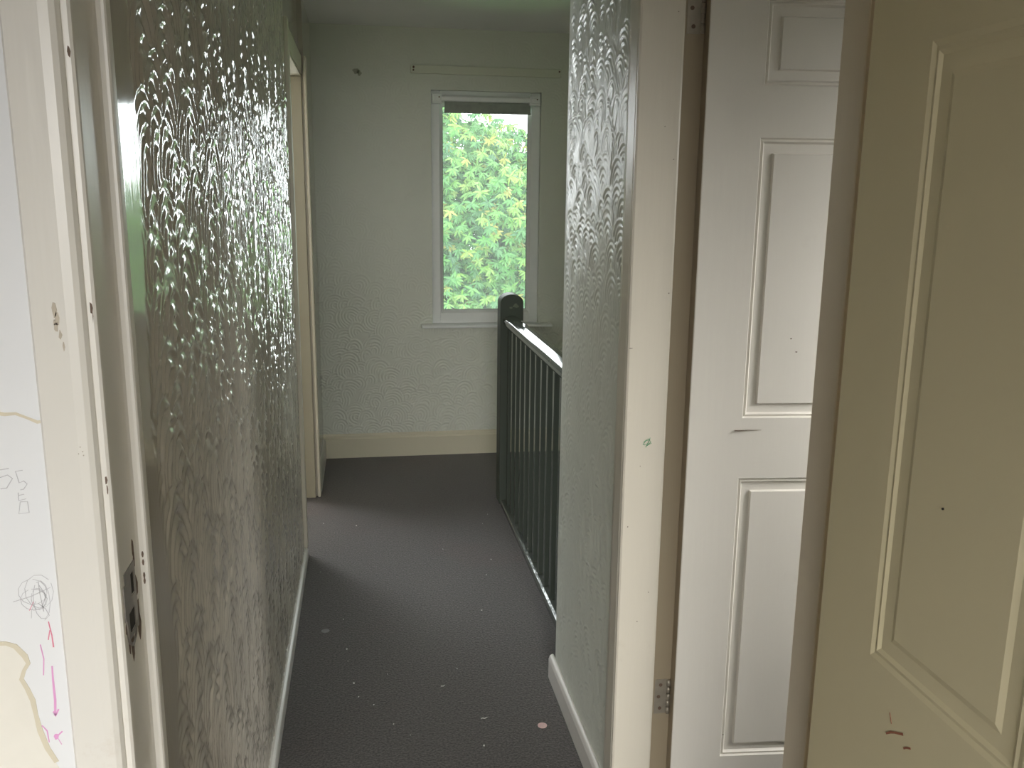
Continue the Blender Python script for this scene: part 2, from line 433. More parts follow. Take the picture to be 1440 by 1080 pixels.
lip.build('bent_lip', M['steel'], SP)
wd = MB()
for yy, zz, s in ((1.004,1.105,.006),(1.006,1.09,.004),(1.007,1.03,.007),(1.008,1.010,.0075),(.975,1.004,.008),(.962,1.006,.005),(.955,1.030,.003),(1.007,1.060,.006)):
    k = 7; wd.prism([(yy+s*random.uniform(.5,1.1)*math.cos(2*PI*i/k), zz+2.4*s*random.uniform(.6,1.2)*math.sin(2*PI*i/k)) for i in range(k)], -.2651, -.2646, 'x')
wd.build('chipped_wood', M['rust'], T1)
ch = MB()
for yy, zz, s in ((.9448,1.385,.0035),(.9450,1.377,.004),(.9448,1.205,.003),(.9449,1.195,.003),(.9447,1.628,.003)):
    k = 6; ch.prism([(-.2695+s*.6*math.cos(2*PI*i/k)*random.uniform(.6,1), zz+2.2*s*math.sin(2*PI*i/k)*random.uniform(.6,1)) for i in range(k)], yy-.0006, yy+.003, 'y')
for zz in (1.088,1.078,1.062,1.055):
    ch.prism([(-.2605+.0012*math.cos(2*PI*i/6), zz+.004*math.sin(2*PI*i/6)) for i in range(6)], 1.0268, 1.030, 'y')
ch.build('paint_chip', M['rust'], T1)
# scuffs on the architrave
sc = MB()
for (xx, zz, dx, dz) in ((-.3005,1.385,.003,.010),(-.2985,1.377,.0025,.010),(-.300,1.368,.003,.006),(-.2965,1.360,.002,.006),(-.2945,1.348,.0012,.006),(-.301,1.372,.0015,.004)):
    sc.prism([(xx+dx*math.cos(2*PI*i/7)*random.uniform(.5,1), zz+dz*math.sin(2*PI*i/7)*random.uniform(.5,1)) for i in range(7)], .9318, .9333, 'y')
for (xx, zz) in ((-.288,1.245),(-.286,1.240),(-.2855,1.236),(-.290,1.238)):
    sc.prism([(xx+.0006*math.cos(2*PI*i/6), zz+.0007*math.sin(2*PI*i/6)) for i in range(6)], .9318, .9328, 'y')
sc.build('scuff', plain('scuff_brown', (.56,.50,.41), rough=.8), T1)

# ---- right side of the bedroom doorway
t2 = MB().prism([(.620,.946),(.583,.946),(.582,.949),(.582,.988),(.569,.988),(.568,.990),(.568,1.044),(.570,1.047),(.620,1.047)], 0, 2.03, 'z')
T2 = struct(t2.build('trim_2', paint('warm_jamb_paint', (.90,.80,.64), rough=.3, dirt_amt=.2, dirt_scale=6), bevel=0), 'cream door lining at right of the near doorway beside the open door', 'door frame')

# ---- side doorway lining and architrave
t3 = MB().prism([(.552,1.812),(.556,1.810),(.641,1.810),(.645,1.8115),(.646,1.815),(.646,1.840),(.646,1.862),(.560,1.862),(.552,1.84)], 0, 2.03, 'z')
T3 = struct(t3.build('trim_3', M['cream'], bevel=0), 'cream jamb lining of the side doorway with a hinge rebate', 'door frame')
ar = MB().prism([(.5655,1.818),(.553,1.818),(.551,1.822),(.551,1.868),(.555,1.885),(.557,1.900),(.560,1.906),(.5655,1.907)], 0, 2.10, 'z')
ar.build('architrave', M['cream'], T3)
rb = MB().box(.6462, .700, 1.825, 1.862, 0, 2.005)  # recess shade is put into the dark beige colour of this strip
tag(rb.build('hinge_rebate', paint('shaded_rebate_paint', (.40,.335,.235), rough=.4, dirt_amt=.4, dirt_scale=7), T3), 'hinge rebate with shade painted in as dull beige')
hd = MB().box(.552, .686, 1.044, 1.862, 2.005, 2.03); hd.build('head_lining', M['cream'], T3)
nj = MB().box(.600, .686, 1.0475, 1.056, 0, 2.005); nj.build('near_jamb', M['cream'], T3)

# ---- left doorway further along
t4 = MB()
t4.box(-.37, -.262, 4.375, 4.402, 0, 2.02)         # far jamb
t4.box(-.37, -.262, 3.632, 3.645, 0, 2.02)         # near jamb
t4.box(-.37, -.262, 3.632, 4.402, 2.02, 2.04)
T4 = struct(t4.build('trim_4', paint('dull_lining_paint', (.46,.43,.34), rough=.4, dirt_amt=.3, dirt_scale=6), bevel=.002), 'cream lining of the left doorway near the far wall', 'door frame')  # lining in a duller tone than its cream architraves
a4 = MB()
a4.box(WX-.001, -.257, 3.600, 3.650, .047, 2.138)
a4.build('architrave', M['cream'], T4, bevel=.003)
a4 = MB().box(-.2525, -.238, 4.380, 4.460, 0, 2.11); a4.build('architrave', M['cream'], T4, bevel=.004)
a4 = MB().box(WX-.001, -.257, 3.65, 4.38, 2.03, 2.11); a4.build('architrave', M['cream'], T4, bevel=.003)

# ------------------------------------------------------------------ panelled doors
SOFT_RINGS = [(0,0),(.006,.0016),(.010,.0009),(.015,.0030),(.031,.0030),(.038,.0010)]
RINGS = [(0,0),(.0030,.0055),(.0075,.0030),(.0115,.0090),(.0300,.0090),(.0325,.0030)]
def panel_door(name, W, Hd, t, stile, mull, rows, mat, label, loc, rz, rings=RINGS):
    """hinged at local x=0; faces at y=0 and y=t; six fielded panels, each a child"""
    pw = (W-2*stile-mull)/2
    cols = [(stile, stile+pw), (stile+pw+mull, W-stile)]
    cells = [(a, b, c, d) for (c, d) in rows for (a, b) in cols]
    xs = sorted({0, W, *[v for c in cols for v in c]}); zs = sorted({.006, Hd, *[v for r in rows for v in r]})
    mb = MB()
    for a, b in zip(xs[:-1], xs[1:]):
        for c, d in zip(zs[:-1], zs[1:]):
            if any(p[0] <= (a+b)/2 <= p[1] and p[2] <= (c+d)/2 <= p[3] for p in cells): continue
            mb.add([(a,0,c),(b,0,c),(b,0,d),(a,0,d)], [(0,1,2,3)]); mb.add([(a,t,c),(b,t,c),(b,t,d),(a,t,d)], [(3,2,1,0)])
    z0, z1 = .006, Hd
    for i in range(len(zs)-1):
        mb.add([(0,0,zs[i]),(0,t,zs[i]),(0,t,zs[i+1]),(0,0,zs[i+1])], [(3,2,1,0)])
        mb.add([(W,0,zs[i]),(W,t,zs[i]),(W,t,zs[i+1]),(W,0,zs[i+1])], [(0,1,2,3)])
    for i in range(len(xs)-1):
        mb.add([(xs[i],0,z0),(xs[i+1],0,z0),(xs[i+1],t,z0),(xs[i],t,z0)], [(3,2,1,0)])
        mb.add([(xs[i],0,z1),(xs[i+1],0,z1),(xs[i+1],t,z1),(xs[i],t,z1)], [(0,1,2,3)])
    # weld
    import bmesh
    d = mb.build(name, mat)
    bm = bmesh.new(); bm.from_mesh(d.data); bmesh.ops.remove_doubles(bm, verts=bm.verts, dist=1e-5); bm.to_mesh(d.data); bm.free()
    bv = d.modifiers.new('edge', 'BEVEL'); bv.width = .002; bv.segments = 2; bv.limit_method = 'ANGLE'; bv.angle_limit = math.radians(60)
    d.location = loc; d.rotation_euler = (0, 0, rz)
    struct(d, label, 'door')
    for (a, b, c, e) in cells:
        pm = MB()
        for side in (0, 1):
            vs = []; fs = []
            for ins, dep in rings:
                yy = dep if side == 0 else t-dep
                vs += [(a+ins,yy,c+ins),(b-ins,yy,c+ins),(b-ins,yy,e-ins),(a+ins,yy,e-ins)]
            for r in range(len(rings)-1):
                for k in range(4):
                    q = (r*4+k, r*4+(k+1)%4, (r+1)*4+(k+1)%4, (r+1)*4+k)
                    fs.append(q if side == 0 else q[::-1])
            m_ = (len(rings)-1)*4; q = (m_, m_+1, m_+2, m_+3); fs.append(q if side == 0 else q[::-1])
            pm.add(vs, fs)
        pm.build('panel', mat, d)
    return d

# side bedroom door, swung back into the side room: its landing face looks at the viewer
D2 = panel_door('door_2', .76, 1.975, .036, .118, .10, [(.205,.893),(1.030,1.620),(1.722,1.885)], M['door'],
                'cream six-panel door standing open in the side bedroom behind the jamb hinges', (.6880, 1.788, 0), math.radians(-5.0))
he = MB().box(-.0006, .0002, .0015, .0345, .01, 1.97)  # thin strip added to colour the pale-lit door edge darker
tag(he.build('hinge_edge', paint('shaded_edge_paint', (.36,.30,.21), rough=.45, dirt_amt=.4, dirt_scale=7), D2), 'hinge edge with shade painted in as dull beige')
def hinge(z0, z1, parent, T):
    """leaf screwed to the jamb rebate plus knuckle, given in world space"""
    inv = T.matrix_basis.inverted()
    mb = MB().box(.6535, .683, 1.8235, 1.8255, z0, z1)
    hg = mb.build('hinge', M['metal'], parent); hg.matrix_parent_inverse = inv
    tag(hg, 'painted steel butt hinge')
    kn = MB(); n = 5
    for i in range(n):
        a = z0+(z1-z0)*i/n+.0006; b = z0+(z1-z0)*(i+1)/n-.0006
        kn.tube([(.6855, 1.8215, a), (.6855, 1.8215, b)], .0046 if i % 2 == 0 else .0042, 12)
    kn.build('knuckle', M['metal'], hg)
    for zz, dx in ((z0+.014, .0), (z0+(z1-z0)*.5, -.004), (z1-.014, .0)):
        s = MB().tube([(.667+dx, 1.8238, zz), (.667+dx, 1.8226, zz)], .0042, 14)
        s.box(.6642+dx, .6698+dx, 1.82235, 1.8228, zz-.0005, zz+.0005)
        s.build('screw', M['rust'], hg)
hinge(1.822, 1.920, T3, T3)
hinge(.302, .390, T3, T3)

# near bedroom door, folded back ninety degrees: hinged at the right lining
D1 = panel_door('door_1', .82, 1.975, .035, .112, .13, [(.205,.835),(1.004,1.650),(1.735,1.885)], M['door_cream'],
                'cream six-panel bedroom door standing wide open at the near right edge', (.5465, .944, 0), math.radians(-90), rings=SOFT_RINGS)
# red-brown smears on the lock rail of the near door
INV1 = D1.matrix_basis.inverted()
def flat_marks(name, mat, parent, polys_world, inv=None):
    mb = MB()
    for fn in polys_world: fn(mb)
    o = mb.build(name, mat, parent)
    if inv is not None: o.matrix_parent_inverse = inv
    return o
def blob(ax, at, c, r1, r2, jit=.35, n=9, th=.0006):
    def f(mb):
        pl = [(c[0]+r1*math.cos(2*PI*i/n)*random.uniform(1-jit, 1), c[1]+r2*math.sin(2*PI*i/n)*random.uniform(1-jit, 1)) for i in range(n)]
        mb.prism(pl, at-th, at+th, ax)
    return f
def line(ax, at, pts, w, th=.0004):
    """thin hand-drawn stroke as a flat ribbon lying on a surface"""
    def f(mb):
        P = [Vector(p) for p in pts]
        L, Rr = [], []
        for i, p in enumerate(P):
            d = (P[min(i+1, len(P)-1)]-P[max(i-1, 0)])
            d = d.normalized() if d.length > 1e-9 else Vector((1, 0))
            nn = Vector((-d.y, d.x))*w*.5*random.uniform(.7, 1.15)
            L.append(p+nn); Rr.append(p-nn)
        for i in range(len(P)-1):
            q = [L[i], L[i+1], Rr[i+1], Rr[i]]
            def p3(p, a):
                return (p.x, a, p.y) if ax == 'y' else (a, p.x, p.y)
            vs = [p3(p, at-th) for p in q]+[p3(p, at+th) for p in q]
            mb.add(vs, [(0,1,2,3),(7,6,5,4),(0,4,5,1),(1,5,6,2),(2,6,7,3),(3,7,4,0)])
    return f
flat_marks('red_mark', M['brownred'], D1, [line('x', .5464, [(.788,.9345),(.781,.9405),(.774,.9445),(.767,.9480),(.760,.9515)], .0026), line('x', .5464, [(.7565,.9375),(.7515,.9415),(.7455,.9445)], .0022),
           line('x', .5464, [(.786,.961),(.783,.955),(.781,.9505)], .0006)], INV1)
flat_marks('dirt_speck', M['dark'], D1, [blob('x', .5464, (.739, 1.208), .0014, .0014, .3)], INV1)
inv2 = D2.matrix_basis.inverted()
def ondoor2(x): return 1.788-(x-.6880)*math.tan(math.radians(5.0))
flat_marks('dirt_speck', M['rust'], D2, [blob('y', ondoor2(.901), (.901, 1.205), .0022, .0016), blob('y', ondoor2(.915), (.915, 1.176), .003, .0014),
           line('y', ondoor2(.82), [(.79,1.003),(.82,1.0035),(.85,1.003)], .0006, .003), blob('y', ondoor2(.81), (.81,.262), .0016, .0016)], inv2)
flat_marks('green_scribble', M['green'], T3, [line('y', 1.8099, [(.594,.968),(.600,.977),(.610,.980),(.607,.972),(.597,.968),(.596,.975),(.606,.982),(.612,.974),(.603,.966)], .0011),
           line('y', 1.8099, [(.606,.972),(.600,.964),(.612,.971),(.614,.9705)], .0009), line('y', 1.8099, [(.610,.984),(.604,.970),(.601,.962)], .0009)])
flat_marks('scuff', M['rust'], T3, [blob('y', 1.8099, (.558, 1.183), .006, .001), blob('y', 1.8099, (.637,1.30), .0014, .0016), blob('y', 1.8099, (.612,1.64), .0012, .0012),
           blob('y', 1.8099, (.634,1.575), .0012, .0012), blob('y', 1.8099, (.630,1.86), .0012, .0012), blob('y', 1.8099, (.598,.55), .0014, .0014), blob('y', 1.8099, (.590,.92), .0012, .0012), blob('y', 1.8099, (.567,.78), .0014, .0016), blob('y', 1.8099, (.622,.62), .001, .0016)])

# drawings and torn layers on the white bedroom wall
YW = .9499
flat_marks('pencil_writing', M['pencil'], wall_near, [
    line('y', YW, [(-.3735,1.2185),(-.3640,1.2200)], .0007),
    line('y', YW, [(-.3745,1.2100),(-.3660,1.2130),(-.3615,1.2090),(-.3680,1.1990),(-.3740,1.1985)], .0008),
    line('y', YW, [(-.3510,1.2175),(-.3580,1.2165),(-.3555,1.2040),(-.3510,1.2060),(-.3480,1.2025),(-.3520,1.1970),(-.3550,1.1965)], .0008),
    line('y', YW, [(-.3575,1.1935),(-.3577,1.1850),(-.3505,1.1865)], .0007), line('y', YW, [(-.3578,1.1905),(-.3520,1.1915)], .0006),
    line('y', YW, [(-.3565,1.1835),(-.3590,1.1705),(-.3490,1.1715),(-.3495,1.1835),(-.3565,1.1835)], .0008)])
scr = []
for k in range(5):
    c = (-.349+random.uniform(-.006,.004), 1.078+random.uniform(-.010,.008)); a = random.uniform(0, 6)
    ra, rb = random.uniform(.004,.015), random.uniform(.012,.022)
    scr.append(line('y', YW, [(c[0]+ra*math.cos(a+t*.55), c[1]+rb*math.sin(a+t*.55)) for t in range(12)], .00045))
scr += [line('y', YW, [(-.374,1.073),(-.356,1.078),(-.336,1.087)], .0006), line('y', YW, [(-.3475,1.094),(-.3470,1.080),(-.3450,1.060)], .0007),
        line('y', YW, [(-.347,1.090),(-.341,1.078),(-.346,1.066)], .0006), line('y', YW, [(-.352,1.072),(-.357,1.062),(-.358,1.053)], .0005),
        line('y', YW, [(-.350,1.070),(-.343,1.063),(-.340,1.055),(-.345,1.050)], .0005)]
flat_marks('pencil_scribble', M['pencil'], wall_near, scr)
flat_marks('pink_crayon_mark', M['pink'], wall_near, [
    line('y', YW, [(-.3425,.996),(-.3430,.980),(-.3430,.955),(-.3445,.937)], .0022), line('y', YW, [(-.3405,.944),(-.3445,.936),(-.3460,.942)], .0016),
    blob('y', YW, (-.3455,.911), .0040, .0042, .5), line('y', YW, [(-.3455,.911),(-.3390,.917)], .0015), line('y', YW, [(-.3450,.911),(-.3410,.901)], .0008),
    line('y', YW, [(-.3520,1.022),(-.3500,1.005),(-.3520,.986)], .0011), line('y', YW, [(-.3590,.926),(-.3545,.919),(-.3535,.905)], .0012)])
flat_marks('red_crayon_mark', M['red'], wall_near, [
    line('y', YW, [(-.3415,1.048),(-.3395,1.032),(-.3390,1.018)], .0012), line('y', YW, [(-.3410,1.038),(-.3435,1.027)], .0009), line('y', YW, [(-.354,1.072),(-.359,1.062)], .0007)])
flat_marks('torn_edge', M['tear'], wall_near, [
    line('y', YW, [(-.420,1.281),(-.372,1.279),(-.362,1.277),(-.352,1.2775),(-.342,1.273),(-.332,1.268),(-.326,1.269)], .0035, .0006),
    line('y', YW, [(-.420,1.028),(-.386,1.026),(-.377,1.022),(-.3685,1.010),(-.366,1.001),(-.371,.993),(-.3745,.983),(-.370,.972),(-.3655,.957),(-.3640,.940),(-.3615,.920),(-.3560,.898),(-.348,.880)], .0055, .0006)])
flat_marks('bared_patch', M['bare'], wall_near, [lambda mb: mb.prism([(-.52,1.030),(-.386,1.024),(-.378,1.020),(-.370,1.008),(-.368,1.000),(-.373,.992),(-.376,.983),(-.371,.970),(-.367,.955),(-.366,.940),(-.363,.92),(-.357,.898),(-.345,.870),(-.340,.70),(-.52,.70)], YW-.0003, YW+.0003, 'y')])

# ------------------------------------------------------------------ window
W1 = empty('window_1', ((OX0+OX1)/2, FAR+.02, OZ0)); struct(W1, 'white plastic-framed landing window looking out on a leafy tree', 'window')
def wpart(mb, name, mat, bevel=0, parent=None):
    o = mb.build(name, mat, parent or W1, bevel=bevel)
    if parent is None: o.matrix_parent_inverse = Matrix.Translation(-W1.location)
    return o
fy0, fy1 = FAR+.028, FAR+.095
fr = MB(); fw = .050
fr.box(OX0, OX0+fw, fy0, fy1, OZ0, OZ1); fr.box(OX1-fw, OX1, fy0, fy1, OZ0, OZ1)
fr.box(OX0+fw, OX1-fw, fy0, fy1, OZ0, OZ0+.062); fr.box(OX0+fw, OX1-fw, fy0, fy1, OZ1-.068, OZ1)
fo = wpart(fr, 'window_frame', M['upvc'], .004)
gx0, gx1, gz0, gz1 = OX0+fw, OX1-fw, OZ0+.062, OZ1-.068
bd = MB(); q = .016
def bead(mb, x0, x1, z0, z1, s, ya, yb):
    o_ = [(x0,z0),(x1,z0),(x1,z1),(x0,z1)]; i_ = [(x0+s,z0+s),(x1-s,z0+s),(x1-s,z1-s),(x0+s,z1-s)]
    vs = [(x,ya,z) for x, z in o_]+[(x,yb,z) for x, z in i_]+[(x,yb+.012,z) for x, z in i_]+[(x,yb+.012,z) for x, z in o_]
    fs = []
    for k in range(4):
        j = (k+1) % 4
        fs += [(k,j,j+4,k+4),(k+4,j+4,j+8,k+8),(k+8,j+8,j+12,k+12),(k+12,j+12,j,k)]
    mb.add(vs, fs)
bead(bd, gx0, gx1, gz0, gz1, q, fy0+.004, fy0+.018)
wpart(bd, 'glazing_bead', M['upvc'])
gl = MB().box(gx0+.004, gx1-.004, fy0+.030, fy0+.034, gz0+.004, gz1-.004); wpart(gl, 'glass_pane', M['glass'])
gk = MB(); bead(gk, gx0+q-.001, gx1-q+.001, gz0+q-.001, gz1-q+.001, .0025, fy0+.0182, fy0+.0185); wpart(gk, 'gasket', M['dark'])
sl = MB().prism([(FAR+.05,.760),(FAR-.050,.7555),(FAR-.056,.757),(FAR-.058,.760),(FAR-.0565,.765),(FAR-.052,.769),(FAR-.044,.772),(FAR-.034,.7735),(FAR+.05,.7765)], .318, 1.072, 'x')
wpart(sl, 'window_sill', M['upvc'], .0015)

# blind roller hanging at the top of the window
BL = empty('roller_blind', (.675, FAR-.006, 2.02))
tag(BL, 'rolled-up grey blind with white headrail across the window top', 'blind')
def bpart(mb, name, mat, bevel=0):
    o = mb.build(name, mat, BL, bevel=bevel); o.matrix_parent_inverse = Matrix.Translation(-BL.location); return o
rt = MB().prism([(FAR-.010,1.996),(FAR-.016,2.000),(FAR-.016,2.018),(FAR-.006,2.028),(FAR+.008,2.028),(FAR+.010,1.996)], .440, .928, 'x')
bpart(rt, 'headrail', M['upvc'], .002)
for xa, xb in ((.388,.441),(.927,.986)):
    bk = MB(); bk.box(xa, xb, FAR-.014, FAR+.0155, 1.984, 2.034); bk.box(xa+.006, xb-.006, FAR-.018, FAR-.013, 1.995, 2.024)
    b_ = bpart(bk, 'bracket', M['upvc'], .003)
    MB().tube([((xa+xb)/2+.012, FAR-.0175, 2.016), ((xa+xb)/2+.012, FAR-.0195, 2.016)], .004, 10).build('screw', M['rust'], b_)
fb = MB()
fb.box(.458, .936, FAR+.0125, FAR+.0137, 1.945, 2.030); bpart(fb, 'blind_fabric', M['fabric'])
bb = MB().box(.456, .938, FAR+.0105, FAR+.0156, 1.936, 1.947); bpart(bb, 'bottom_bar', M['fabric'], .0015)

# curtain batten screwed above the window
CB = MB().box(.275, 1.100, FAR-.016, FAR-.0005, 2.135, 2.178).build('curtain_batten', M['batten'], bevel=.002)
tag(CB, 'long painted curtain batten fixed to the wall above the window', 'batten')
for xx, zz, rr in ((.290,2.166,.006),(.289,2.151,.005),(1.090,2.166,.005)):
    MB().tube([(xx, FAR-.0155, zz), (xx, FAR-.0185, zz)], rr, 8).build('screw_hole', M['rust'], CB)
smd = MB(); smd_f = [blob('y', FAR-.0004, (-.014, 2.137), .024, .022, .5), blob('y', FAR-.0004, (.003,2.128), .014, .018, .5)]
wf = [o for o in COL.objects if o.name == 'wall_far'][0]
flat_marks('smudge', M['smudge'], wf, smd_f)

# ------------------------------------------------------------------ balustrade
BA = empty('balustrade', (.69, 4.20, 0))
tag(BA, 'dark green-grey balustrade with close square balusters beside the stairwell', 'balustrade')
def bal(mb, name, mat=None, bevel=0, parent=None):
    o = mb.build(name, mat or M['rail'], parent or BA, bevel=bevel)
    if parent is None: o.matrix_parent_inverse = Matrix.Translation(-BA.location)
    return o
nw = []; cx, hw = .690, .055
arc = [(cx+hw*math.cos(a)*1.0, .998+.043*math.sin(a)**.9) for a in np.linspace(0.12, PI-.12, 17)]
poly = [(cx-hw,0),(cx+hw,0),(cx+hw,.996)]+[(min(cx+hw, p[0]), p[1]) for p in arc]+[(cx-hw,.996)]
npst = bal(MB().prism(poly, 4.15, 4.255, 'y'), 'newel_post', mat=paint('dull_dark_green_paint', (.095,.110,.094), rough=.55, var=.12, dirt=(.12,.13,.12), dirt_amt=.3, dirt_scale=12, spec=.15), bevel=.006)
chip = MB(); blob('y', 4.1498, (cx+.018, .986), .020, .013, .5)(chip); blob('y', 4.1498, (cx-.006, .978), .012, .006, .5)(chip)
chip.build('paint_chip', plain('chipped_green_paint', (.16,.18,.13), rough=.35), npst).matrix_parent_inverse = Matrix.Identity(4)
hr = MB().prism([(.652,.893),(.7185,.893),(.7225,.905),(.7245,.918),(.722,.929),(.712,.937),(.698,.941),(.682,.941),(.664,.937),(.650,.930),(.645,.918),(.647,.904)], 2.501, 4.151, 'y')
hro = bal(hr, 'handrail', bevel=.003)
br = MB().prism([(.6415,-.02),(.730,-.02),(.730,.020),(.722,.026),(.655,.026),(.6455,.024),(.6415,.019)], 2.501, 4.151, 'y')
bal(br, 'base_rail', mat=paint('shiny_rail_paint', (.11,.12,.11), rough=.12, bump=.8, bscale=25, dirt=(.5,.5,.48), dirt_amt=.6, dirt_scale=26, spec=.8), bevel=.003)
proto = MB().box(-.017, .017, -.0165, .0165, .0255, .8935)
b0 = None; y = 4.062
while y > 2.52:
    if b0 is None:
        b0 = proto.build('baluster', M['rail'], BA, bevel=.003); b0.location = (.6745, y, 0); b0.matrix_parent_inverse = Matrix.Translation(-BA.location)
    else:
        c = b0.copy(); COL.objects.link(c); c.location = (.6745, y, 0)
    y -= .1135

# ------------------------------------------------------------------ litter on the carpet
def disc(name, x, y, r, th, mat, label, cat, tiltx=0):
    mb = MB(); n = 28; prof = [(r*.90, th), (r, th*.7), (r, th*.3), (r*.95, 0)]
    vs = [(0,0,th*.93)]+[(r*.8*math.cos(2*PI*k/n), r*.8*math.sin(2*PI*k/n), th*.93) for k in range(n)]
    fs = [(0, 1+k, 1+(k+1)%n) for k in range(n)]
    base = 1
    for rr, zz in prof:
        nb = len(vs); vs += [(rr*math.cos(2*PI*k/n), rr*math.sin(2*PI*k/n), zz) for k in range(n)]
        fs += [(base+k, nb+k, nb+(k+1)%n, base+(k+1)%n) for k in range(n)]; base = nb
    fs.append(tuple(base+k for k in range(n))[::-1])
    mb.add(vs, fs); o = mb.build(name, mat); o.location = (x, y, .0008); o.rotation_euler = (tiltx, 0, .3)
    return tag(o, label, cat)
disc('token', .479, 2.270, .0135, .003, M['token'], 'small pinkish round token lying on the carpet near the right skirting', 'token')
disc('token', -.161, 2.939, .014, .0022, M['disc'], 'flat dull grey disc lying on the carpet near the left skirting', 'token')
def shred(x, y, ln, w, a, name, label):
    mb = MB(); n = 6
    pts = [(ln*(t/n-.5), .0016*math.sin(t*1.3), .0015+.0012*abs(math.sin(t*1.1))) for t in range(n+1)]
    mb.tube(pts, w, 5, [.4+.6*math.sin(PI*min(.98, max(.02, t/n))) for t in range(n+1)])
    o = mb.build(name, M['fluff']); o.location = (x, y, 0); o.rotation_euler = (0, 0, a)
    return tag(o, label, 'litter')
shred(.318, 2.331, .021, .0013, .2, 'paper_shred', 'thin white sliver of paper on the carpet left of the pinkish token')
shred(.214, 2.523, .016, .0010, .5, 'paper_shred', 'faint pale shred on the carpet beyond the white paper sliver')
rs = random.Random(5)
crumb0 = None
crumb_px = [(.268,2.62),(-.10,3.02),(-.085,2.80),(-.08,2.72),(.045,2.62),(-.045,2.50),(.0,2.45),(.30,2.20),(-.06,3.95),(.56,4.02),(.31,3.62),(.50,3.48),(.46,3.33),(-.21,4.0),(.40,3.02),(-.20,3.45),(.10,2.28),(.055,2.34),(.52,3.90),(-.06,2.58)]
for (x, y) in crumb_px:
    if crumb0 is None:
        mb = MB(); n = 7
        vs = [(0,0,.0045)]+[(.0032*math.cos(2*PI*k/n)*rs.uniform(.6,1.1), .0032*math.sin(2*PI*k/n)*rs.uniform(.6,1.1), .0022) for k in range(n)]+[(.0022*math.cos(2*PI*k/n), .0022*math.sin(2*PI*k/n), 0) for k in range(n)]
        fs = [(0,1+k,1+(k+1)%n) for k in range(n)]+[(1+k,1+n+k,1+n+(k+1)%n,1+(k+1)%n) for k in range(n)]+[tuple(range(1+n,1+2*n))[::-1]]
        mb.add(vs, fs); o = crumb0 = mb.build('carpet_crumb', M['fluff'])
    else:
        o = crumb0.copy(); COL.objects.link(o)
    s = rs.uniform(.45, 1.0)
    o.location = (x, y, .0005); o.rotation_euler = (0, 0, rs.uniform(0, 6)); o.scale = (s*rs.uniform(.7,1.5), s, s)
    tag(o, 'tiny white crumb lying on the dark carpet', 'crumb', 'white crumbs on the carpet')

# ------------------------------------------------------------------ outside
gd = MB().box(-30, 34, FAR+.3, 60, -3.2, -3.0)
struct(gd.build('ground', M['lawn']), 'green lawn outside below the landing window', 'ground')

